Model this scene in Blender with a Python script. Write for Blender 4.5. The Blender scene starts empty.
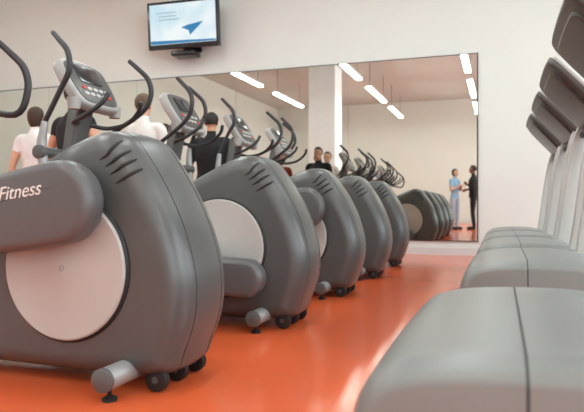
import bpy, bmesh, math, random
from mathutils import Vector, Matrix
random.seed(4)
S = bpy.context.scene
try:
    S.view_settings.view_transform = 'Standard'
except Exception:
    pass

# ---------------------------------------------------------------- materials
def lin(c):
    c = c / 255.0
    return c / 12.92 if c <= 0.04045 else ((c + 0.055) / 1.055) ** 2.4
MATS = {}
def mat(name, rgb, rough=0.5, metal=0.0, var=0.06, scale=6.0, spec=0.5, bump=0.0, bscale=200.0, coat=0.0):
    if name in MATS:
        return MATS[name]
    m = bpy.data.materials.new(name)
    m.use_nodes = True
    nt = m.node_tree
    b = nt.nodes['Principled BSDF']
    c = [lin(v) for v in rgb]
    b.inputs['Roughness'].default_value = rough
    b.inputs['Metallic'].default_value = metal
    b.inputs['Specular IOR Level'].default_value = spec
    b.inputs['Coat Weight'].default_value = coat
    b.inputs['Coat Roughness'].default_value = 0.12
    tc = nt.nodes.new('ShaderNodeTexCoord')
    n = nt.nodes.new('ShaderNodeTexNoise')
    n.inputs['Scale'].default_value = scale
    n.inputs['Detail'].default_value = 4
    r = nt.nodes.new('ShaderNodeValToRGB')
    r.color_ramp.elements[0].position = 0.3
    r.color_ramp.elements[1].position = 0.7
    r.color_ramp.elements[0].color = [max(0, v * (1 - var)) for v in c] + [1]
    r.color_ramp.elements[1].color = [min(1, v * (1 + var)) for v in c] + [1]
    nt.links.new(tc.outputs['Object'], n.inputs['Vector'])
    nt.links.new(n.outputs['Fac'], r.inputs['Fac'])
    nt.links.new(r.outputs['Color'], b.inputs['Base Color'])
    if bump > 0:
        n2 = nt.nodes.new('ShaderNodeTexNoise')
        n2.inputs['Scale'].default_value = bscale
        bp = nt.nodes.new('ShaderNodeBump')
        bp.inputs['Strength'].default_value = bump
        bp.inputs['Distance'].default_value = 0.002
        nt.links.new(tc.outputs['Object'], n2.inputs['Vector'])
        nt.links.new(n2.outputs['Fac'], bp.inputs['Height'])
        nt.links.new(bp.outputs['Normal'], b.inputs['Normal'])
    MATS[name] = m
    return m
def emat(name, rgb, strength):
    m = bpy.data.materials.new(name)
    m.use_nodes = True
    nt = m.node_tree
    nt.nodes.clear()
    o = nt.nodes.new('ShaderNodeOutputMaterial')
    e = nt.nodes.new('ShaderNodeEmission')
    e.inputs['Color'].default_value = [lin(v) for v in rgb] + [1]
    e.inputs['Strength'].default_value = strength
    nt.links.new(e.outputs[0], o.inputs[0])
    return m

M_FLOOR = mat('orange_vinyl', (218, 98, 56), 0.17, var=0.04, scale=1.5, spec=0.6, bump=0.02, bscale=30)
M_WALL = mat('wall_paint', (214, 217, 211), 0.85, var=0.015, scale=2, spec=0.2, bump=0.1, bscale=120)
M_CEIL = mat('ceiling_paint', (196, 202, 198), 0.9, var=0.02, scale=2, spec=0.2)
M_COL = mat('column_paint', (236, 240, 243), 0.8, var=0.02)
M_SKIRT = mat('skirting_paint', (205, 203, 200), 0.5, var=0.03)
M_SHELL = mat('shell_plastic_dark', (77, 78, 77), 0.32, var=0.03, bump=0.12, bscale=500, spec=0.6)
M_LINK = mat('link_plastic', (86, 86, 86), 0.32, var=0.03, spec=0.55)
M_DISC = mat('disc_plastic', (176, 174, 169), 0.4, var=0.02)
M_DARK = mat('black_rubber', (24, 24, 24), 0.55, var=0.1)
M_GRIP = mat('grip_foam', (42, 42, 44), 0.5, var=0.1)
M_SILV = mat('silver_paint', (150, 150, 148), 0.35, metal=0.3, var=0.03)
M_HOOD = mat('hood_plastic', (122, 124, 121), 0.36, var=0.02, bump=0.1, bscale=400)
M_TUP = mat('upright_paint', (190, 188, 183), 0.35, metal=0.2, var=0.03)
M_CONS = mat('console_plastic', (76, 75, 73), 0.35, var=0.04)
M_CONSL = mat('console_rim_plastic', (158, 156, 152), 0.35, var=0.03)
M_SCREEN = mat('console_screen', (25, 28, 32), 0.15, var=0.05)
M_BTN = mat('console_buttons', (190, 188, 182), 0.5)
M_RED = mat('red_button', (190, 40, 30), 0.4)
M_BELT = mat('treadmill_belt', (38, 38, 40), 0.8, var=0.1, bump=0.3)
M_TEXT = mat('logo_paint', (225, 222, 218), 0.5)
M_TVB = mat('tv_bezel', (22, 23, 28), 0.25)
M_CABLE = mat('cable_steel', (90, 90, 92), 0.4, metal=0.7)
M_FIX = mat('fixture_housing', (215, 215, 215), 0.4)
M_GLASSFR = mat('window_frame', (225, 225, 225), 0.4)
M_LAMP = emat('lamp_diffuser', (243, 254, 252), 41.0)

# ---------------------------------------------------------------- mesh helpers
def link(o, parent=None):
    S.collection.objects.link(o)
    if parent is not None:
        o.parent = parent
    return o
def empty(name, loc=(0, 0, 0), rz=0.0):
    e = bpy.data.objects.new(name, None)
    e.empty_display_size = 0.2
    e.location = loc
    e.rotation_euler = (0, 0, rz)
    return link(e)
def mk(name, verts, faces, m, parent=None, smooth=True, angle=38):
    me = bpy.data.meshes.new(name)
    me.from_pydata([tuple(v) for v in verts], [], faces)
    bm = bmesh.new(); bm.from_mesh(me)
    bmesh.ops.recalc_face_normals(bm, faces=bm.faces)
    bm.to_mesh(me); bm.free()
    me.materials.append(m)
    if smooth:
        for p in me.polygons: p.use_smooth = True
        me.set_sharp_from_angle(angle=math.radians(angle))
    me.update()
    return link(bpy.data.objects.new(name, me), parent)
def box(name, c, s, m, parent=None, bev=0.0, seg=3, M=None):
    bm = bmesh.new()
    bmesh.ops.create_cube(bm, size=1.0)
    for v in bm.verts:
        v.co = Vector((v.co.x * s[0], v.co.y * s[1], v.co.z * s[2]))
    if bev > 0:
        bmesh.ops.bevel(bm, geom=list(bm.edges), offset=bev, segments=seg, affect='EDGES', profile=0.5)
    T = Matrix.Translation(Vector(c))
    if M is not None: T = T @ M
    bm.transform(T)
    bmesh.ops.recalc_face_normals(bm, faces=bm.faces)
    me = bpy.data.meshes.new(name); bm.to_mesh(me); bm.free()
    me.materials.append(m)
    if bev > 0:
        for p in me.polygons: p.use_smooth = True
        me.set_sharp_from_angle(angle=math.radians(38))
    return link(bpy.data.objects.new(name, me), parent)
def catmull(pts, n, closed=False):
    P = [Vector(p) for p in pts]
    out = []
    L = len(P)
    rng = L if closed else L - 1
    for i in range(rng):
        if closed:
            a, b, c, d = P[(i - 1) % L], P[i], P[(i + 1) % L], P[(i + 2) % L]
        else:
            a = P[i - 1] if i > 0 else P[0] * 2 - P[1]
            b, c = P[i], P[i + 1]
            d = P[i + 2] if i + 2 < L else P[-1] * 2 - P[-2]
        for k in range(n):
            t = k / n
            out.append(0.5 * ((2 * b) + (c - a) * t + (2 * a - 5 * b + 4 * c - d) * t * t + (3 * b - a - 3 * c + d) * t ** 3))
    if not closed: out.append(P[-1])
    return out
def tube_data(pts, rad, n=12, sub=5, sx=1.0, smooth=True):
    L = len(pts)
    if not isinstance(rad, (list, tuple)): rad = [rad] * L
    q = [(p[0], p[1], p[2], r) for p, r in zip(pts, rad)]
    if smooth and L > 2:
        c = catmull([Vector(v) for v in q], sub)
    else:
        c = [Vector(v) for v in q]
    P = [Vector(v[:3]) for v in c]; R = [max(v[3], 1e-4) for v in c]
    T = []
    for i in range(len(P)):
        a = P[max(0, i - 1)]; b = P[min(len(P) - 1, i + 1)]
        T.append((b - a).normalized())
    up = Vector((0, 0, 1)) if abs(T[0].z) < 0.9 else Vector((0, 1, 0))
    N = (up - T[0] * up.dot(T[0])).normalized()
    verts = []; faces = []
    rings = []
    def ring(center, N, B, r):
        idx = []
        for k in range(n):
            a = 2 * math.pi * k / n
            verts.append(center + N * (math.cos(a) * r) + B * (math.sin(a) * r * sx))
            idx.append(len(verts) - 1)
        rings.append(idx)
    for i in range(len(P)):
        N = (N - T[i] * N.dot(T[i])).normalized()
        B = T[i].cross(N)
        if i == 0:
            ring(P[0] - T[0] * R[0] * 0.28, N, B, R[0] * 0.6)
            ring(P[0] - T[0] * R[0] * 0.12, N, B, R[0] * 0.9)
        ring(P[i], N, B, R[i])
        if i == len(P) - 1:
            ring(P[i] + T[i] * R[i] * 0.12, N, B, R[i] * 0.9)
            ring(P[i] + T[i] * R[i] * 0.28, N, B, R[i] * 0.6)
    for a, b in zip(rings[:-1], rings[1:]):
        for k in range(n):
            faces.append((a[k], a[(k + 1) % n], b[(k + 1) % n], b[k]))
    faces.append(tuple(reversed(rings[0]))); faces.append(tuple(rings[-1]))
    return verts, faces
def tube(name, pts, rad, m, parent=None, n=12, sub=5, sx=1.0, smooth=True):
    v, f = tube_data(pts, rad, n, sub, sx, smooth)
    return mk(name, v, f, m, parent, angle=60)
def lathe(name, c, axis, prof, m, parent=None, n=40):
    A = Vector(axis).normalized()
    u = Vector((0, 0, 1)) if abs(A.z) < 0.9 else Vector((1, 0, 0))
    N = (u - A * u.dot(A)).normalized(); B = A.cross(N); C = Vector(c)
    verts = []; faces = []
    for t, r in prof:
        for k in range(n):
            a = 2 * math.pi * k / n
            verts.append(C + A * t + N * math.cos(a) * r + B * math.sin(a) * r)
    for i in range(len(prof) - 1):
        for k in range(n):
            faces.append((i * n + k, i * n + (k + 1) % n, (i + 1) * n + (k + 1) % n, (i + 1) * n + k))
    faces.append(tuple(range(n))); faces.append(tuple((len(prof) - 1) * n + k for k in range(n)))
    return mk(name, verts, faces, m, parent, angle=30)
def loft(name, prof, hw, ry, rin, m, parent=None, sub=6, fn=None, nl=6, smoothprof=True, crown=0.0):
    P = [Vector((p[0], p[1])) for p in prof]
    if smoothprof: P = catmull(P, sub, closed=True)
    n = len(P)
    area = sum(P[i].x * P[(i + 1) % n].y - P[(i + 1) % n].x * P[i].y for i in range(n))
    if area < 0: P.reverse()
    nor = []
    w = 3 if smoothprof else 1
    for i in range(n):
        t = (P[(i + w) % n] - P[(i - w) % n]).normalized()
        nor.append(Vector((-t.y, t.x)))
    layers = []
    for k in range(nl + 1):
        a = math.pi / 2 * k / nl
        layers.append((-hw + ry * (1 - math.sin(a)), rin * (1 - math.cos(a))))
    side = list(reversed(layers))
    mids = []
    for j in range(1, 6):
        c = (-hw + ry) + (2 * (hw - ry)) * j / 6
        mids.append((c, -crown * (1 - ((c) / (hw - ry)) ** 2)))
    full = side + mids + [(-c, i) for c, i in reversed(side)]
    if fn is None: fn = lambda a, b, c: Vector((a, c, b))
    verts = []; faces = []; grid = []
    for c, ins in full:
        row = []
        for i in range(n):
            q = P[i] + nor[i] * ins
            row.append(fn(q.x, q.y, c)); verts.append(row[-1])
        grid.append(row)
    L = len(full)
    for k in range(L - 1):
        for i in range(n):
            faces.append((k * n + i, k * n + (i + 1) % n, (k + 1) * n + (i + 1) % n, (k + 1) * n + i))
    faces.append(tuple(range(n))); faces.append(tuple((L - 1) * n + i for i in range(n)))
    o = mk(name, verts, faces, m, parent, angle=40)
    return o, grid
def rrect(w, h, r, n=5):
    pts = []
    for cx, cy, a0 in ((w / 2 - r, h / 2 - r, 0), (-w / 2 + r, h / 2 - r, 90), (-w / 2 + r, -h / 2 + r, 180), (w / 2 - r, -h / 2 + r, 270)):
        for k in range(n + 1):
            a = math.radians(a0 + 90 * k / n)
            pts.append((cx + r * math.cos(a), cy + r * math.sin(a)))
    return pts
def text(name, body, size, M, m, parent, shear=0.0, ext=0.001):
    cu = bpy.data.curves.new(name + '_curve', 'FONT')
    cu.body = body; cu.size = size; cu.extrude = ext; cu.shear = shear
    cu.align_x = 'CENTER'; cu.align_y = 'CENTER'
    tmp = bpy.data.objects.new(name + '_tmp', cu)
    S.collection.objects.link(tmp)
    dg = bpy.context.evaluated_depsgraph_get()
    me = bpy.data.meshes.new_from_object(tmp.evaluated_get(dg))
    bpy.data.objects.remove(tmp)
    me.transform(M)
    me.materials.clear(); me.materials.append(m)
    me.name = name
    return link(bpy.data.objects.new(name, me), parent)

# ---------------------------------------------------------------- room
WY = 8.3; XL, XR = -9.0, 4.2; YB = -7.5; H = 4.8
box('floor', ((XL + XR) / 2, (WY + YB) / 2, -0.05), (XR - XL + .4, WY - YB + .4, 0.1), M_FLOOR)
box('ceiling', ((XL + XR) / 2, (WY + YB) / 2, H + 0.05), (XR - XL + .4, WY - YB + .4, 0.1), M_CEIL)
box('wall_front', ((XL + XR) / 2, WY + 0.1, H / 2), (XR - XL + .4, 0.2, H), M_WALL)
box('wall_back', ((XL + XR) / 2, YB - 0.1, H / 2), (XR - XL + .4, 0.2, H), M_WALL)
box('wall_left', (XL - 0.1, (WY + YB) / 2, H / 2), (0.2, WY - YB, H), M_WALL)
wr = empty('wall_right', (XR + 0.1, 0, 0))
def wr_box(nm, y0, y1, z0, z1):
    box(nm, (0, (y0 + y1) / 2, (z0 + z1) / 2), (0.2, y1 - y0, z1 - z0), M_WALL, wr)
wins = [(-6.5, -3.9), (-3.1, -0.5), (0.3, 2.9), (3.7, 6.3)]  # openings put in this unseen wall as a daylight source
wr_box('sill_part', YB, WY, 0, 0.9)
wr_box('head_part', YB, WY, 3.6, H)
ys = [YB] + [v for w in wins for v in w] + [WY]
for i in range(0, len(ys), 2):
    wr_box('pier_%d' % (i // 2), ys[i], ys[i + 1], 0.9, 3.6)
for i, (a, b) in enumerate(wins):
    w = empty('window_%d' % (i + 1), (XR + 0.1, (a + b) / 2, 2.25))
    hw = (b - a) / 2
    for s in (-1, 1):
        box('jamb', (0, s * (hw - .03), 0), (0.08, 0.06, 2.7), M_GLASSFR, w)
        box('rail', (0, 0, s * 1.32), (0.08, 2 * hw, 0.06), M_GLASSFR, w)
    box('mullion', (0, 0, 0), (0.06, 0.05, 2.7), M_GLASSFR, w)
    box('transom', (0, 0, .4), (0.06, 2 * hw, 0.05), M_GLASSFR, w)
    ld = bpy.data.lights.new('window_portal_light', 'AREA')  # added area lamp outside the unseen window, standing in for skylight
    ld.shape = 'RECTANGLE'; ld.size = 2.6; ld.size_y = 2.6
    ld.energy = 140; ld.color = (0.82, 0.94, 1.0)
    lo = bpy.data.objects.new('window_daylight', ld)
    lo.location = (XR + 0.25, (a + b) / 2, 2.25)
    lo.rotation_euler = (0, math.radians(90), 0)
    link(lo)
box('baseboard_left', (XL + .01, (WY + YB) / 2, .05), (.02, WY - YB, .1), M_SKIRT)
box('baseboard_back', ((XL + XR) / 2, YB + .01, .05), (XR - XL, .02, .1), M_SKIRT)
box('baseboard_front', ((XL + XR) / 2, WY - .008, .05), (XR - XL, .016, .1), M_SKIRT)
col = box('wall_column', (-4.95, -0.8, H / 2), (0.8, 0.8, H), M_COL)

# mirror
mm = bpy.data.materials.new('mirror_glass'); mm.use_nodes = True
b = mm.node_tree.nodes['Principled BSDF']
b.inputs['Base Color'].default_value = (0.74, 0.75, 0.69, 1); b.inputs['Metallic'].default_value = 1; b.inputs['Roughness'].default_value = 0.0
MZ0, MZ1, MXR = 0.2, 2.67, -0.285
mir = empty('wall_mirror', (0, WY, 0))
xs = [MXR - i * 1.74 for i in range(6)]
xs[-1] = -8.9
for i in range(5):
    x1, x0 = xs[i] - (0.0015), xs[i + 1] + 0.0015
    box('mirror_panel_%d' % (i + 1), ((x0 + x1) / 2, -0.012, (MZ0 + MZ1) / 2), (x1 - x0, 0.012, MZ1 - MZ0), mm, mir)
M_EDGE = mat('mirror_edge', (70, 66, 64), 0.4, metal=0.5)
box('edge_right', (MXR + .008, -.012, (MZ0 + MZ1) / 2), (.016, .02, MZ1 - MZ0 + .03), M_EDGE, mir)
box('edge_top', ((MXR - 8.9) / 2, -.012, MZ1 + .006), (8.9 + MXR, .02, .012), M_EDGE, mir)
box('edge_bottom', ((MXR - 8.9) / 2, -.012, MZ0 - .006), (8.9 + MXR, .02, .012), M_EDGE, mir)

for x in (-6.3, -3.5, -0.75, 2.2):
    for yc, ln in ((5.6, 2.0), (2.05, 2.1), (-1.35, 2.6), (-4.9, 2.4)):  # strips nearest the mirror wall are added, out of view, to light it
        f = empty('ceiling_strip_lamp', (x, yc, 4.0))
        box('housing', (0, 0, 0.05), (0.16, ln, 0.06), M_FIX, f, bev=.01)
        box('diffuser', (0, 0, 0.0), (0.13, ln - .04, 0.04), M_LAMP, f, bev=.008)
        for s in (-1, 1):
            tube('cable', [(0, s * (ln / 2 - .25), .08), (0, s * (ln / 2 - .25), H - 4.0)], .006, M_CABLE, f, n=6)

# ---------------------------------------------------------------- wall television
tv = empty('wall_television', (-4.46, 7.93, 3.37), math.radians(3))
tilt = empty('tilt_head', (0, 0, 0)); tilt.parent = tv; tilt.rotation_euler = (math.radians(5), 0, 0)
box('bezel', (0, 0, 0), (1.16, .07, .70), M_TVB, tilt, bev=.012)
scm = bpy.data.materials.new('tv_picture'); scm.use_nodes = True
nt = scm.node_tree; nt.nodes.clear()
o = nt.nodes.new('ShaderNodeOutputMaterial'); e = nt.nodes.new('ShaderNodeEmission')
tc = nt.nodes.new('ShaderNodeTexCoord'); gr = nt.nodes.new('ShaderNodeTexNoise'); gr.inputs['Scale'].default_value = 2.0
rp = nt.nodes.new('ShaderNodeValToRGB')
rp.color_ramp.elements[0].position = .4; rp.color_ramp.elements[0].color = (lin(205), lin(230), lin(240), 1)
rp.color_ramp.elements[1].position = .6; rp.color_ramp.elements[1].color = (lin(240), lin(248), lin(250), 1)
nt.links.new(tc.outputs['Object'], gr.inputs['Vector']); nt.links.new(gr.outputs['Fac'], rp.inputs['Fac'])
nt.links.new(rp.outputs['Color'], e.inputs['Color']); e.inputs['Strength'].default_value = 1.0
nt.links.new(e.outputs[0], o.inputs[0])
box('screen', (0, -.036, .015), (1.07, .004, .59), scm, tilt)
MB = emat('tv_graphic_blue', (70, 140, 190), .9); MBD = emat('tv_graphic_dark', (120, 150, 170), .9)
mk('graphic_swoosh', [(-.02, -.041, -.05), (.08, -.041, -.02), (.34, -.041, .02), (.24, -.041, -.07), (.12, -.041, -.17), (.1, -.041, -.1)], [(0, 1, 2, 3, 5), (5, 3, 4)], MB, tilt, smooth=False)
mk('graphic_band', [(-.53, -.041, -.22), (.53, -.041, -.25), (.53, -.041, -.275), (-.53, -.041, -.275)], [(0, 1, 2, 3)], MB, tilt, smooth=False)
for i in range(3):
    box('caption_line', (-.26 + .02 * i, -.041, .18 - .05 * i), (.34 - .05 * (i % 2), .002, .008), MBD, tilt)
lathe('power_led', (0, -.036, -.32), (0, -1, 0), [(0, .006), (.003, .005)], MB, tilt, n=12)
box('bracket_plate', (0, .32, -.1), (.3, .04, .5), M_TVB, tv, bev=.01)
tube('bracket_arm', [(0, .32, -.2), (0, .2, -.32), (0, .08, -.3), (0, .04, -.1)], .03, M_TVB, tv)
box('bracket_shelf', (-.02, .12, -.42), (.38, .26, .07), M_TVB, tv, bev=.02)
tube('bracket_strut', [(-.12, .33, -.3), (-.12, .1, -.42)], .015, M_TVB, tv)

# ---------------------------------------------------------------- elliptical trainers
SH = [(.03, .06), (.09, .15), (.13, .28), (.13, .42), (.09, .57), (.03, .70), (-.045, .82), (-.12, .91), (-.215, .937), (-.34, .905),
      (-.5, .83), (-.68, .735), (-.86, .6), (-.98, .44), (-1.02, .26), (-1.0, .1), (-.9, .055), (-.5, .045), (-.2, .045)]
def link_prof(rear, front, R, r):
    a = Vector(rear); b_ = Vector(front)
    d = (b_ - a); L = d.length; d.normalize(); n = Vector((-d.y, d.x))
    pts = []
    for k in range(7):
        t = math.radians(-90 + 180 * k / 6)
        pts.append(a - d * (R * math.cos(t)) + n * (R * math.sin(t)))
    up = [(0.22, .97), (.36, .85), (.52, .55), (.75, .35)]
    for t, s in up: pts.append(a + d * L * t + n * R * s)
    for k in range(4):
        t = math.radians(90 - 180 * k / 3)
        pts.append(b_ + d * (r * math.cos(t)) + n * (r * math.sin(t)))
    for t, s in reversed(up): pts.append(a + d * L * t - n * R * s)
    return [(p.x, p.y) for p in pts]
def elliptical(yc, ang, arm_near, arm_far, name='elliptical_trainer', xr=-1.15):
    E = empty(name, (xr, yc, 0))
    o, g = loft('drive_shroud', SH, .2, .10, .085, M_SHELL, E, sub=6, nl=7, crown=.006)
    n = len(g[0])
    def find(X, Z):
        mid = g[len(g) // 2]
        return min(range(n), key=lambda i: (mid[i].x - X) ** 2 + (mid[i].z - Z) ** 2)
    for side in (0, 1):
        for j in range(4):
            i0 = find(-.02 - j * .036, .80 + j * .034)
            pts = []
            for k in range(0, 6):
                kk = k if side == 0 else len(g) - 1 - k
                a_ = g[kk][i0 % n]
                pts.append(Vector(a_))
            pts = [pts[0] + Vector((-.03, 0, -.016))] + pts[:5]
            pts = [p + Vector((0, (-1 if side == 0 else 1) * -.002, 0)) for p in pts]
            tube('vent_slot', pts, [.003, .007, .008, .008, .007, .004], M_DARK, E, n=8, sub=3)
    for kk in (7, len(g) - 8):
        pts = [g[kk][i % n] for i in range(find(.06, .06), find(.06, .06) + int(n * .62), 2)]
        tube('shell_seam', pts, .0018, M_DARK, E, n=6, sub=1)
    cx, cz = -.345, .435
    for s in (-1, 1):
        lathe('crank_disc', (cx, s * .192, cz), (0, s, 0), [(0, .25), (.018, .262), (.026, .262), (.031, .256), (.032, .06), (.034, .055), (.034, .004)], M_DISC, E, n=64)
        lathe('disc_rim', (cx, s * .194, cz), (0, s, 0), [(0, .273), (.012, .272), (.018, .266), (.018, .2)], M_DARK, E, n=64)
        lathe('hub_cap', (cx, s * .224, cz), (0, s, 0), [(0, .012), (.006, .011), (.008, .006)], M_CONSL, E, n=20)
        a = math.radians(ang if s < 0 else ang + 180)
        px, pz = cx + .25 * math.cos(a), cz + .245 * math.sin(a)
        arm = arm_near if s < 0 else arm_far
        fx, fz = -1.36 + .25 * math.cos(a) * .5, .40 + .1 * math.sin(a)
        R_ = (.145 if math.sin(a) > 0 else .10)
        loft('pedal_lever', link_prof((px, pz), (fx, fz), R_, .035), .055, .035, .035, M_LINK, E, sub=4,
             fn=lambda A, B, C, s=s: Vector((A, C + s * .29, B)), nl=5)
        lathe('crank_pin', (px, s * .215, pz), (0, s, 0), [(0, .05), (.03, .05), (.04, .03)], M_DARK, E, n=24)
        t = .66
        qx, qz = px + (fx - px) * t, pz + (fz - pz) * t
        box('pedal_plate', (qx, s * .30, qz + .075), (.38, .17, .03), M_GRIP, E, bev=.012)
        box('pedal_lip_outer', (qx, s * .385, qz + .1), (.38, .014, .06), M_GRIP, E, bev=.006)
        box('pedal_lip_inner', (qx, s * .215, qz + .1), (.38, .014, .06), M_GRIP, E, bev=.006)
        box('pedal_toe', (qx - .18, s * .30, qz + .1), (.02, .17, .07), M_GRIP, E, bev=.006)
        pvx, pvz = -1.47, .98
        ax, az = arm
        yo = s * .29
        tube('swing_arm', [(fx, yo, fz), ((fx + pvx) / 2 - .02, yo, .7), (pvx, yo, pvz), (pvx * .6 + ax * .4 - .02, yo, 1.16)], [.024, .026, .03, .020], M_SILV, E, n=14)
        tube('swing_handle', [(pvx * .6 + ax * .4 - .02, yo, 1.16), (ax + .03, yo * 1.02, az - .32), (ax + .10, yo * 1.05, az - .21), (ax + .085, yo * 1.03, az - .10), (ax + .01, yo * .98, az - .02), (ax - .045, yo * .93, az + .03)],
             [.0155, .016, .017, .017, .016, .015], M_GRIP, E, n=14)
        lathe('pivot_cap', (pvx, s * .24, pvz), (0, s, 0), [(-.2, .03), (.03, .035), (.07, .045), (.085, .04), (.09, .02)], M_SHELL, E, n=24)
    a = math.radians(ang); px, pz = cx + .25 * math.cos(a), cz + .245 * math.sin(a)
    M = Matrix.Translation((px - .19, -.3465, pz + .03)) @ Matrix.Rotation(-.13, 4, 'Y') @ Matrix.Rotation(math.radians(90), 4, 'X')
    if math.sin(a) > 0:
        text('logo_lettering', 'LifeFitness', .068, M, M_TEXT, E, shear=.35)
    box('base_beam', (-.85, 0, .065), (1.5, .14, .07), M_SILV, E, bev=.012)
    for X in (-.10, -1.62):
        tube('stabiliser_tube', [(X, -.31, .078), (X, .31, .078)], .040, M_SILV, E, n=24)
        for s in (-1, 1):
            lathe('end_cap', (X, s * .312, .078), (0, s, 0), [(0, .042), (.012, .041), (.018, .03)], M_LINK, E, n=24)
            tube('leveller_stem', [(X, s * .28, .05), (X, s * .28, .015)], .008, M_DARK, E, n=8)
            lathe('leveller_foot', (X, s * .28, 0), (0, 0, 1), [(0, .026), (.01, .026), (.018, .012)], M_DARK, E, n=20)
    for yy in (-.14, .0, .14):
        lathe('transport_wheel', (.0, yy - .018, .045), (0, 1, 0), [(0, .03), (.003, .041), (.01, .044), (.026, .044), (.033, .041), (.036, .03)], M_DARK, E, n=28)
        lathe('wheel_hub', (.0, yy - .021, .045), (0, 1, 0), [(0, .012), (.042, .012)], M_SHELL, E, n=16)
    mastp = [(-1.66, .08), (-1.60, .06), (-1.46, .06), (-1.42, .2), (-1.43, .6), (-1.42, 1.0), (-1.36, 1.30), (-1.40, 1.34), (-1.46, 1.32), (-1.52, 1.0), (-1.56, .6), (-1.62, .25)]
    loft('mast_shell', mastp, .07, .04, .022, M_SHELL, E, sub=4, nl=4)
    loft('front_fairing', [(-1.66, .06), (-1.3, .05), (-.98, .05), (-.95, .16), (-1.1, .2), (-1.35, .22), (-1.5, .26), (-1.64, .2)], .1, .04, .03, M_SHELL, E, sub=4, nl=4)
    th = math.radians(32)
    C0 = Vector((-1.37, 0, 1.41))
    def cf(A, B, C):
        nx = Vector((math.cos(th), 0, math.sin(th))); up = Vector((-math.sin(th), 0, math.cos(th)))
        return C0 + Vector((0, A, 0)) + up * B + nx * C
    pr = [(-.17, -.17), (0, -.185), (.17, -.17), (.215, -.05), (.22, .08), (.18, .165), (0, .19), (-.18, .165), (-.22, .08), (-.215, -.05)]
    loft('console_body', pr, .035, .025, .02, M_CONSL, E, sub=5, fn=cf, nl=4)
    loft('console_face', [(x * .88, y * .86) for x, y in pr], .004, .002, .002, M_CONS, E, sub=5, fn=lambda A, B, C: cf(A, B, C + .036), nl=2)
    loft('display', rrect(.22, .13, .02), .003, .001, .001, M_SCREEN, E, fn=lambda A, B, C: cf(A, B + .06, C + .042), nl=2, smoothprof=False)
    for i in range(5):
        for j in range(2):
            loft('key', rrect(.035, .022, .008, 3), .003, .001, .001, M_BTN if (i + j) % 5 else M_RED, E, fn=lambda A, B, C, i=i, j=j: cf(A + (i - 2) * .055, B - .05 - j * .045, C + .042), nl=2, smoothprof=False)
    tube('console_neck', [(-1.41, 0, 1.25), (-1.39, 0, 1.42)], [.05, .05], M_SHELL, E)
    for s in (-1, 1):
        tube('fixed_handle', [(-1.4, s * .05, 1.18), (-1.34, s * .17, 1.17), (-1.22, s * .21, 1.2), (-1.12, s * .19, 1.27), (-1.09, s * .17, 1.33)], .014, M_GRIP, E)
        lathe('cup_holder', (-1.31, s * .2, 1.24), (0, 0, 1), [(0, .035), (.07, .043), (.07, .038), (.01, .03)], M_CONSL, E, n=20)
    return E
elliptical(2.0, 76, (-1.35, 1.62), (-1.09, 1.42), xr=-1.15)
elliptical(3.17, -38, (-1.36, 1.66), (-1.20, 1.60), xr=-1.10)
elliptical(4.36, 60, (-1.22, 1.62), (-1.42, 1.66), xr=-1.09)
elliptical(5.5, -50, (-1.40, 1.66), (-1.15, 1.6), xr=-1.08)
elliptical(6.62, 100, (-1.20, 1.62), (-1.38, 1.64), xr=-1.08)

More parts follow.
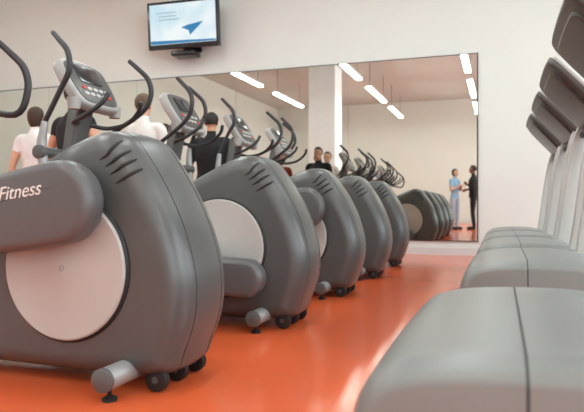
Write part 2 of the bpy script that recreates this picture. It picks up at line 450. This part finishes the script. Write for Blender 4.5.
# ---------------------------------------------------------------- treadmills
def treadmill(yc, xf=-.15):
    T = empty('treadmill', (xf, yc, 0))
    hp = [(-.02, .05), (-.06, .12), (-.06, .26), (-.045, .36), (-.005, .415), (.07, .44), (.2, .45), (.36, .448), (.5, .42), (.62, .34), (.71, .2), (.73, .1), (.7, .05), (.35, .045)]
    o, g = loft('motor_hood', hp, .43, .07, .035, M_HOOD, T, sub=6, nl=7, crown=.004)
    n = len(g[0]); mid = g[len(g) // 2]
    i = min(range(n), key=lambda i: (mid[i].x - .2) ** 2 + (mid[i].z - .445) ** 2)
    pts = [g[k][i] for k in range(len(g))]
    pts = [Vector((pts[0].x, pts[0].y, .08))] + pts + [Vector((pts[-1].x, pts[-1].y, .08))]
    tube('hood_seam', pts, .002, M_DARK, T, n=6, sub=1)
    box('deck_frame', (1.4, 0, .13), (1.5, .7, .1), M_CONS, T, bev=.02)
    box('running_belt', (1.4, 0, .185), (1.46, .52, .012), M_BELT, T, bev=.004)
    for s in (-1, 1):
        box('side_rail', (1.38, s * .33, .185), (1.52, .13, .05), M_HOOD, T, bev=.018)
        box('rear_cap', (2.13, s * .33, .14), (.12, .15, .13), M_CONS, T, bev=.03)
        tube('rear_foot', [(2.1, s * .33, .08), (2.1, s * .33, .01)], .025, M_DARK, T)
        tube('front_foot', [(.2, s * .33, .06), (.2, s * .33, .01)], .03, M_DARK, T)
        loft('upright', [(.44, .30), (.53, .30), (.56, .6), (.605, .95), (.66, 1.17), (.62, 1.2), (.57, 1.17), (.52, .95), (.475, .6)], .025, .012, .010, M_TUP, T, sub=4,
             fn=lambda A, B, C, s=s: Vector((A, C + s * .375, B)), nl=4)
        tube('handrail', [(.6, s * .385, 1.08), (.8, s * .39, 1.06), (1.03, s * .39, 1.02), (1.13, s * .39, .98), (1.14, s * .39, .9), (1.03, s * .39, .85), (.58, s * .39, .8)], .02, M_GRIP, T)
    tube('rear_roller', [(2.1, -.28, .15), (2.1, .28, .15)], .04, M_DARK, T)
    th = math.radians(42)
    C0 = Vector((.50, 0, 1.32))
    def cf(A, B, C):
        nx = Vector((math.cos(th), 0, math.sin(th))); up = Vector((-math.sin(th), 0, math.cos(th)))
        return C0 + Vector((0, A, 0)) + up * B + nx * C
    pr = [(-.38, -.23), (-.30, -.245), (0, -.245), (.30, -.245), (.38, -.23), (.415, -.18), (.42, 0), (.415, .15), (.38, .205), (.30, .225), (0, .23), (-.30, .225), (-.38, .205), (-.415, .15), (-.42, 0), (-.415, -.18)]
    loft('console_body', pr, .026, .022, .02, M_CONS, T, sub=5, fn=cf, nl=5)
    loft('console_rim', [(x * 1.014, y * 1.024) for x, y in pr], .009, .006, .004, M_CONSL, T, sub=5, fn=lambda A, B, C: cf(A, B, C + .012), nl=3)
    loft('console_face', [(x * .9, y * .88) for x, y in pr], .004, .002, .002, M_SCREEN, T, sub=5, fn=lambda A, B, C: cf(A, B, C + .027), nl=2)
    loft('display', rrect(.3, .16, .02), .003, .001, .001, M_CONS, T, fn=lambda A, B, C: cf(A, B + .08, C + .033), nl=2, smoothprof=False)
    for i in range(6):
        loft('key', rrect(.05, .03, .008, 3), .003, .001, .001, M_BTN if i != 2 else M_RED, T, fn=lambda A, B, C, i=i: cf(A + (i - 2.5) * .08, B - .08, C + .033), nl=2, smoothprof=False)
    loft('console_back_panel', [(x * .8, y * .74) for x, y in pr], .012, .010, .012, M_CONS, T, sub=5, fn=lambda A, B, C: cf(A, B, C - .03), nl=5)
    tube('crossbar', [(.61, -.37, 1.13), (.61, .37, 1.13)], .025, M_GRIP, T)
    return T
for y, xf in ((1.29, -.165), (2.87, -.10), (4.0, -.09), (5.05, -.09), (6.15, -.09)):
    treadmill(y, xf)

# ---------------------------------------------------------------- people
def remeshed(vf_list, voxel, smooth_it=3):
    verts = []; faces = []
    for v, f in vf_list:
        o = len(verts)
        verts += [tuple(p) for p in v]; faces += [tuple(i + o for i in q) for q in f]
    me = bpy.data.meshes.new('tmp'); me.from_pydata(verts, [], faces)
    bm = bmesh.new(); bm.from_mesh(me); bmesh.ops.recalc_face_normals(bm, faces=bm.faces); bm.to_mesh(me); bm.free()
    ob = bpy.data.objects.new('tmp', me); S.collection.objects.link(ob)
    r = ob.modifiers.new('r', 'REMESH'); r.mode = 'VOXEL'; r.voxel_size = voxel; r.use_smooth_shade = True
    s = ob.modifiers.new('s', 'SMOOTH'); s.iterations = smooth_it; s.factor = .5
    dg = bpy.context.evaluated_depsgraph_get()
    out = bpy.data.meshes.new_from_object(ob.evaluated_get(dg))
    bpy.data.objects.remove(ob)
    for p in out.polygons: p.use_smooth = True
    return out
def ellipsoid(c, r, n=16, m=12):
    v = []; f = []
    for i in range(m + 1):
        ph = math.pi * (i + .0) / m
        ph = min(max(ph, .02), math.pi - .02)
        for k in range(n):
            a = 2 * math.pi * k / n
            v.append((c[0] + r[0] * math.sin(ph) * math.cos(a), c[1] + r[1] * math.sin(ph) * math.sin(a), c[2] + r[2] * math.cos(ph)))
    for i in range(m):
        for k in range(n):
            f.append((i * n + k, i * n + (k + 1) % n, (i + 1) * n + (k + 1) % n, (i + 1) * n + k))
    f.append(tuple(range(n))); f.append(tuple(m * n + k for k in range(n)))
    return v, f
def torso(sections, n=24):
    v = []; f = []
    for (z, rx, ry, cy) in sections:
        for k in range(n):
            a = 2 * math.pi * k / n
            v.append((rx * math.cos(a), cy + ry * math.sin(a), z))
    for i in range(len(sections) - 1):
        for k in range(n):
            f.append((i * n + k, i * n + (k + 1) % n, (i + 1) * n + (k + 1) % n, (i + 1) * n + k))
    f.append(tuple(range(n))); f.append(tuple((len(sections) - 1) * n + k for k in range(n)))
    return v, f
def segdist(p, a, b):
    ab = b - a; t = max(0, min(1, (p - a).dot(ab) / max(ab.length_squared, 1e-9)))
    return (p - (a + ab * t)).length, t
def person(name, loc, heading, height, shirt, pants, hair, skin=(205, 160, 135), sleeve=.9, arms=None, legs=None, hairlen=0.0, build=1.0, bald=False, shoes=(40, 38, 38), headturn=0):
    k = height / 1.78
    R = empty(name, (loc[0], loc[1], 0), math.radians(heading))
    R.scale = (k, k, k)
    mS = mat('skin_%s_%s' % (name, skin[0]), skin, .55, var=.04)
    mShirt = mat('shirt_%d_%d_%d' % shirt, shirt, .85, var=.08)
    mPants = mat('pants_%d_%d_%d' % pants, pants, .85, var=.08)
    mHair = mat('hair_%d_%d_%d' % hair, hair, .7, var=.2, scale=60)
    mShoe = mat('shoe_%d' % shoes[0], shoes, .5)
    mEye = mat('eye_white', (235, 232, 228), .3); mIris = mat('eye_iris', (50, 35, 25), .3); mLip = mat('lip', (165, 95, 85), .5)
    w = build
    if arms is None:
        arms = {-1: ((-.27, -.01, 1.14), (-.285, .08, .90)), 1: ((.27, -.01, 1.14), (.285, .08, .90))}
    if legs is None:
        legs = {-1: ((-.105, .02, .50), (-.11, -.02, .09)), 1: ((.105, .02, .50), (.115, -.02, .09))}
    parts = []; segs = []
    parts.append(torso([(.86, .10 * w, .08 * w, 0), (.89, .155 * w, .11 * w, 0), (.96, .168 * w, .118 * w, -.005), (1.06, .148 * w, .10 * w, .0), (1.16, .155 * w, .11 * w, .005),
                        (1.28, .175 * w, .12 * w, .005), (1.38, .178 * w, .112 * w, 0), (1.44, .15, .09, -.005), (1.485, .09, .07, -.01), (1.51, .06, .06, -.01)]))
    segs.append((Vector((0, 0, 1.0)), Vector((0, 0, 1.42)), .16, 'shirt'))
    segs.append((Vector((0, 0, .93)), Vector((0, 0, .9)), .15, 'pants'))
    parts.append(tube_data([(0, -.012, 1.44), (0, 0, 1.52), (0, .012, 1.60)], [.066, .056, .055], n=16))
    segs.append((Vector((0, -.005, 1.53)), Vector((0, .012, 1.62)), .055, 'skin'))
    for s in (-1, 1):
        sh = Vector((s * .185 * min(w, 1.08), -.005, 1.425)); el = Vector(arms[s][0]); wr_ = Vector(arms[s][1])
        parts.append(tube_data([(s * .09, -.005, 1.44), tuple(sh), tuple(sh.lerp(el, .4)), tuple(el)], [.055, .058, .050, .038], n=14))
        parts.append(tube_data([tuple(el), tuple(el.lerp(wr_, .3)), tuple(wr_)], [.038, .04, .026], n=14))
        segs.append((sh, sh.lerp(el, sleeve), .055, 'shirt'))
        if sleeve < .99:
            segs.append((sh.lerp(el, sleeve), el, .042, 'skin'))
            segs.append((el, wr_, .035, 'skin'))
        else:
            segs.append((el, wr_, .035, 'shirt'))
        kn = Vector(legs[s][0]); an = Vector(legs[s][1]); hp_ = Vector((s * .085, 0, .9))
        parts.append(tube_data([tuple(hp_), tuple(hp_.lerp(kn, .45)), tuple(kn)], [.09, .08, .056], n=16))
        parts.append(tube_data([tuple(kn), tuple(kn.lerp(an, .3)), tuple(an)], [.056, .058, .042], n=16))
        segs.append((hp_, kn, .08, 'pants')); segs.append((kn, an + Vector((0, 0, .02)), .05, 'pants'))
        fl = an.z
        parts.append(tube_data([(an.x, an.y - .035, fl - .045), (an.x, an.y + .05, fl - .045), (an.x + s * .01, an.y + .14, fl - .052), (an.x + s * .015, an.y + .19, fl - .058)], [.04, .044, .042, .03], n=14))
        parts.append(tube_data([tuple(an), (an.x, an.y, fl - .05)], [.042, .04], n=14))
        segs.append((Vector((an.x, an.y - .03, fl - .05)), Vector((an.x, an.y + .2, fl - .05)), .045, 'shoe'))
        d = (wr_ - el).normalized()
        inward = Vector((-s, 0, 0)); inward = (inward - d * inward.dot(d)).normalized()
        side = d.cross(inward)
        if side.y < 0 and abs(d.z) > .5: side = -side
        if abs(d.z) <= .5 and side.z < 0: side = -side
        hand = []
        p0 = wr_ - d * .015
        hand.append(tube_data([tuple(p0), tuple(wr_ + d * .03), tuple(wr_ + d * .085)], [.024, .03, .033], n=12, sx=1.0))
        for i, (off, ln) in enumerate(((.030, .066), (.011, .075), (-.009, .070), (-.028, .055))):
            b0 = wr_ + d * .07 + side * off
            p1 = b0 + d * (.03 + ln * .35) + inward * .004
            p2 = p1 + (d * .85 + inward * .5).normalized() * ln * .42
            p3 = p2 + (d * .55 + inward * .85).normalized() * ln * .33
            hand.append(tube_data([tuple(b0), tuple(p1), tuple(p2), tuple(p3)], [.0105, .010, .009, .0075], n=8, sub=3))
        t0 = wr_ + d * .02 + side * .02
        t1 = t0 + (d * .6 + side * .75 + inward * .2).normalized() * .045
        t2 = t1 + (d * .85 + side * .3 + inward * .35).normalized() * .038
        hand.append(tube_data([tuple(t0), tuple(t1), tuple(t2)], [.014, .012, .009], n=8, sub=3))
        hm = remeshed(hand, .0055, 1); hm.name = 'hand'
        hm.materials.clear(); hm.materials.append(mS)
        link(bpy.data.objects.new('hand_left' if s < 0 else 'hand_right', hm), R)
    bmsh = remeshed(parts, .014, 5); bmsh.name = 'body'
    bmsh.materials.clear()
    order = {'shirt': 0, 'pants': 1, 'skin': 2, 'shoe': 3}
    for m_ in (mShirt, mPants, mS, mShoe): bmsh.materials.append(m_)
    for p in bmsh.polygons:
        c = p.center
        best = min(segs, key=lambda sg: segdist(c, sg[0], sg[1])[0] - sg[2])
        lab = best[3]
        if lab == 'skin' and c.z < 1.5 and (c.xy.length < .15) : lab = 'shirt'
        if c.z > .93 and lab == 'pants' and abs(c.x) < .2: lab = 'shirt'
        p.material_index = order[lab]
    link(bpy.data.objects.new('body', bmsh), R)
    HC = Vector((0, .02, 1.665))
    Hd = empty('head_group', HC); Hd.parent = R; Hd.rotation_euler = (0, 0, math.radians(headturn))
    hp = [ellipsoid((0, -.008, .02), (.074, .092, .09)), ellipsoid((0, .018, -.045), (.055, .062, .065)), ellipsoid((0, .06, -.083), (.024, .02, .018)),
          tube_data([(0, .076, .018), (0, .094, -.012), (0, .103, -.030)], [.009, .011, .014], n=10), ellipsoid((0, .082, -.058), (.024, .010, .009)),
          tube_data([(0, -.012, -.13), (0, -.008, -.03)], [.052, .055], n=14)]
    for s in (-1, 1):
        hp.append(ellipsoid((s * .075, -.01, -.005), (.010, .019, .031)))
        hp.append(ellipsoid((s * .032, .072, .026), (.024, .014, .009)))
    hm = remeshed(hp, .007, 2); hm.name = 'head'; hm.materials.clear(); hm.materials.append(mS)
    link(bpy.data.objects.new('head', hm), Hd)
    for s in (-1, 1):
        v, f = ellipsoid((s * .031, .077, .004), (.013, .009, .0075), 12, 8); mk('eye', v, f, mEye, Hd)
        v, f = ellipsoid((s * .031, .084, .004), (.006, .004, .006), 10, 6); mk('iris', v, f, mIris, Hd)
    v, f = ellipsoid((0, .091, -.058), (.021, .005, .006), 12, 6); mk('lips', v, f, mLip, Hd)
    if not bald:
        bm = bmesh.new()
        bmesh.ops.create_icosphere(bm, subdivisions=4, radius=1)
        dele = []
        for v_ in bm.verts:
            x, y, z = v_.co
            lim = -.55 if y < .1 else .42
            if hairlen > 0 and y < .3: lim = -1.1
            if z < lim - (0 if y < .1 else -(y - .1) * .15): dele.append(v_)
        bmesh.ops.delete(bm, geom=dele, context='VERTS')
        for v_ in bm.verts:
            x, y, z = v_.co
            nn = 1 + .02 * math.sin(x * 19 + z * 7) * math.sin(y * 17)
            v_.co = Vector((x * .084 * nn, -.012 + y * .102 * nn, .024 + z * (.102 if z > 0 else .102 + hairlen) * nn))
        bmesh.ops.solidify(bm, geom=list(bm.faces), thickness=.008)
        me = bpy.data.meshes.new('hair'); bm.to_mesh(me); bm.free()
        for p in me.polygons: p.use_smooth = True
        me.materials.append(mHair)
        link(bpy.data.objects.new('hair', me), Hd)
    return R
# two people chatting, seen through the mirror
person('man_standing', (-.70, -1.05), 90, 1.80, (26, 26, 30), (24, 24, 28), (25, 20, 18), skin=(120, 80, 62), sleeve=1.0,
       arms={-1: ((-.25, .04, 1.15), (-.14, .16, 1.25)), 1: ((.26, .0, 1.14), (.18, .16, 1.1))}, build=1.12)
person('woman_standing', (-1.20, -.9), -60, 1.70, (140, 176, 205), (166, 180, 200), (50, 38, 30), skin=(205, 165, 140), sleeve=.45,
       arms={-1: ((-.25, .03, 1.16), (-.06, .18, 1.26)), 1: ((.25, .03, 1.16), (.06, .18, 1.24))}, build=.93, hairlen=.03)
# people behind the trainers, facing the mirror
person('man_standing', (-3.10, 6.15), 8, 1.72, (24, 24, 27), (40, 40, 46), (30, 22, 18), skin=(200, 150, 122), sleeve=.85, build=1.15)
person('man_standing', (-3.62, 4.46), -12, 1.76, (24, 24, 27), (30, 30, 34), (40, 28, 20), skin=(205, 158, 130), sleeve=.25, build=1.12,
       arms={-1: ((-.31, -.02, 1.17), (-.34, .12, .96)), 1: ((.33, .0, 1.2), (.30, .2, 1.1))})
person('woman_standing', (-4.45, 4.9), 10, 1.66, (222, 222, 222), (50, 52, 60), (60, 42, 28), skin=(205, 160, 135), sleeve=.3, build=.93, hairlen=.05)
person('man_standing', (-3.25, 5.0), 5, 1.74, (228, 226, 222), (60, 60, 66), (90, 70, 50), skin=(205, 160, 135), sleeve=.5)
person('man_standing', (-3.80, 6.3), -25, 1.64, (130, 40, 32), (35, 35, 40), (50, 35, 26), skin=(190, 130, 100), sleeve=.3)

# ---------------------------------------------------------------- world + camera
W = bpy.data.worlds.new('sky_world'); S.world = W; W.use_nodes = True
bg = W.node_tree.nodes['Background']
bg.inputs['Color'].default_value = (.75, .86, 1, 1); bg.inputs['Strength'].default_value = 2.0

cd = bpy.data.cameras.new('camera'); cam = bpy.data.objects.new('camera', cd)
cd.sensor_width = 36; cd.lens = 600 / 584 * 36; cd.clip_start = .02
cd.dof.use_dof = True; cd.dof.focus_distance = 2.8; cd.dof.aperture_fstop = 4.0
cam.location = (0, 0, .66); cam.rotation_euler = (math.radians(90.0), 0, math.radians(19.1))
link(cam); S.camera = cam
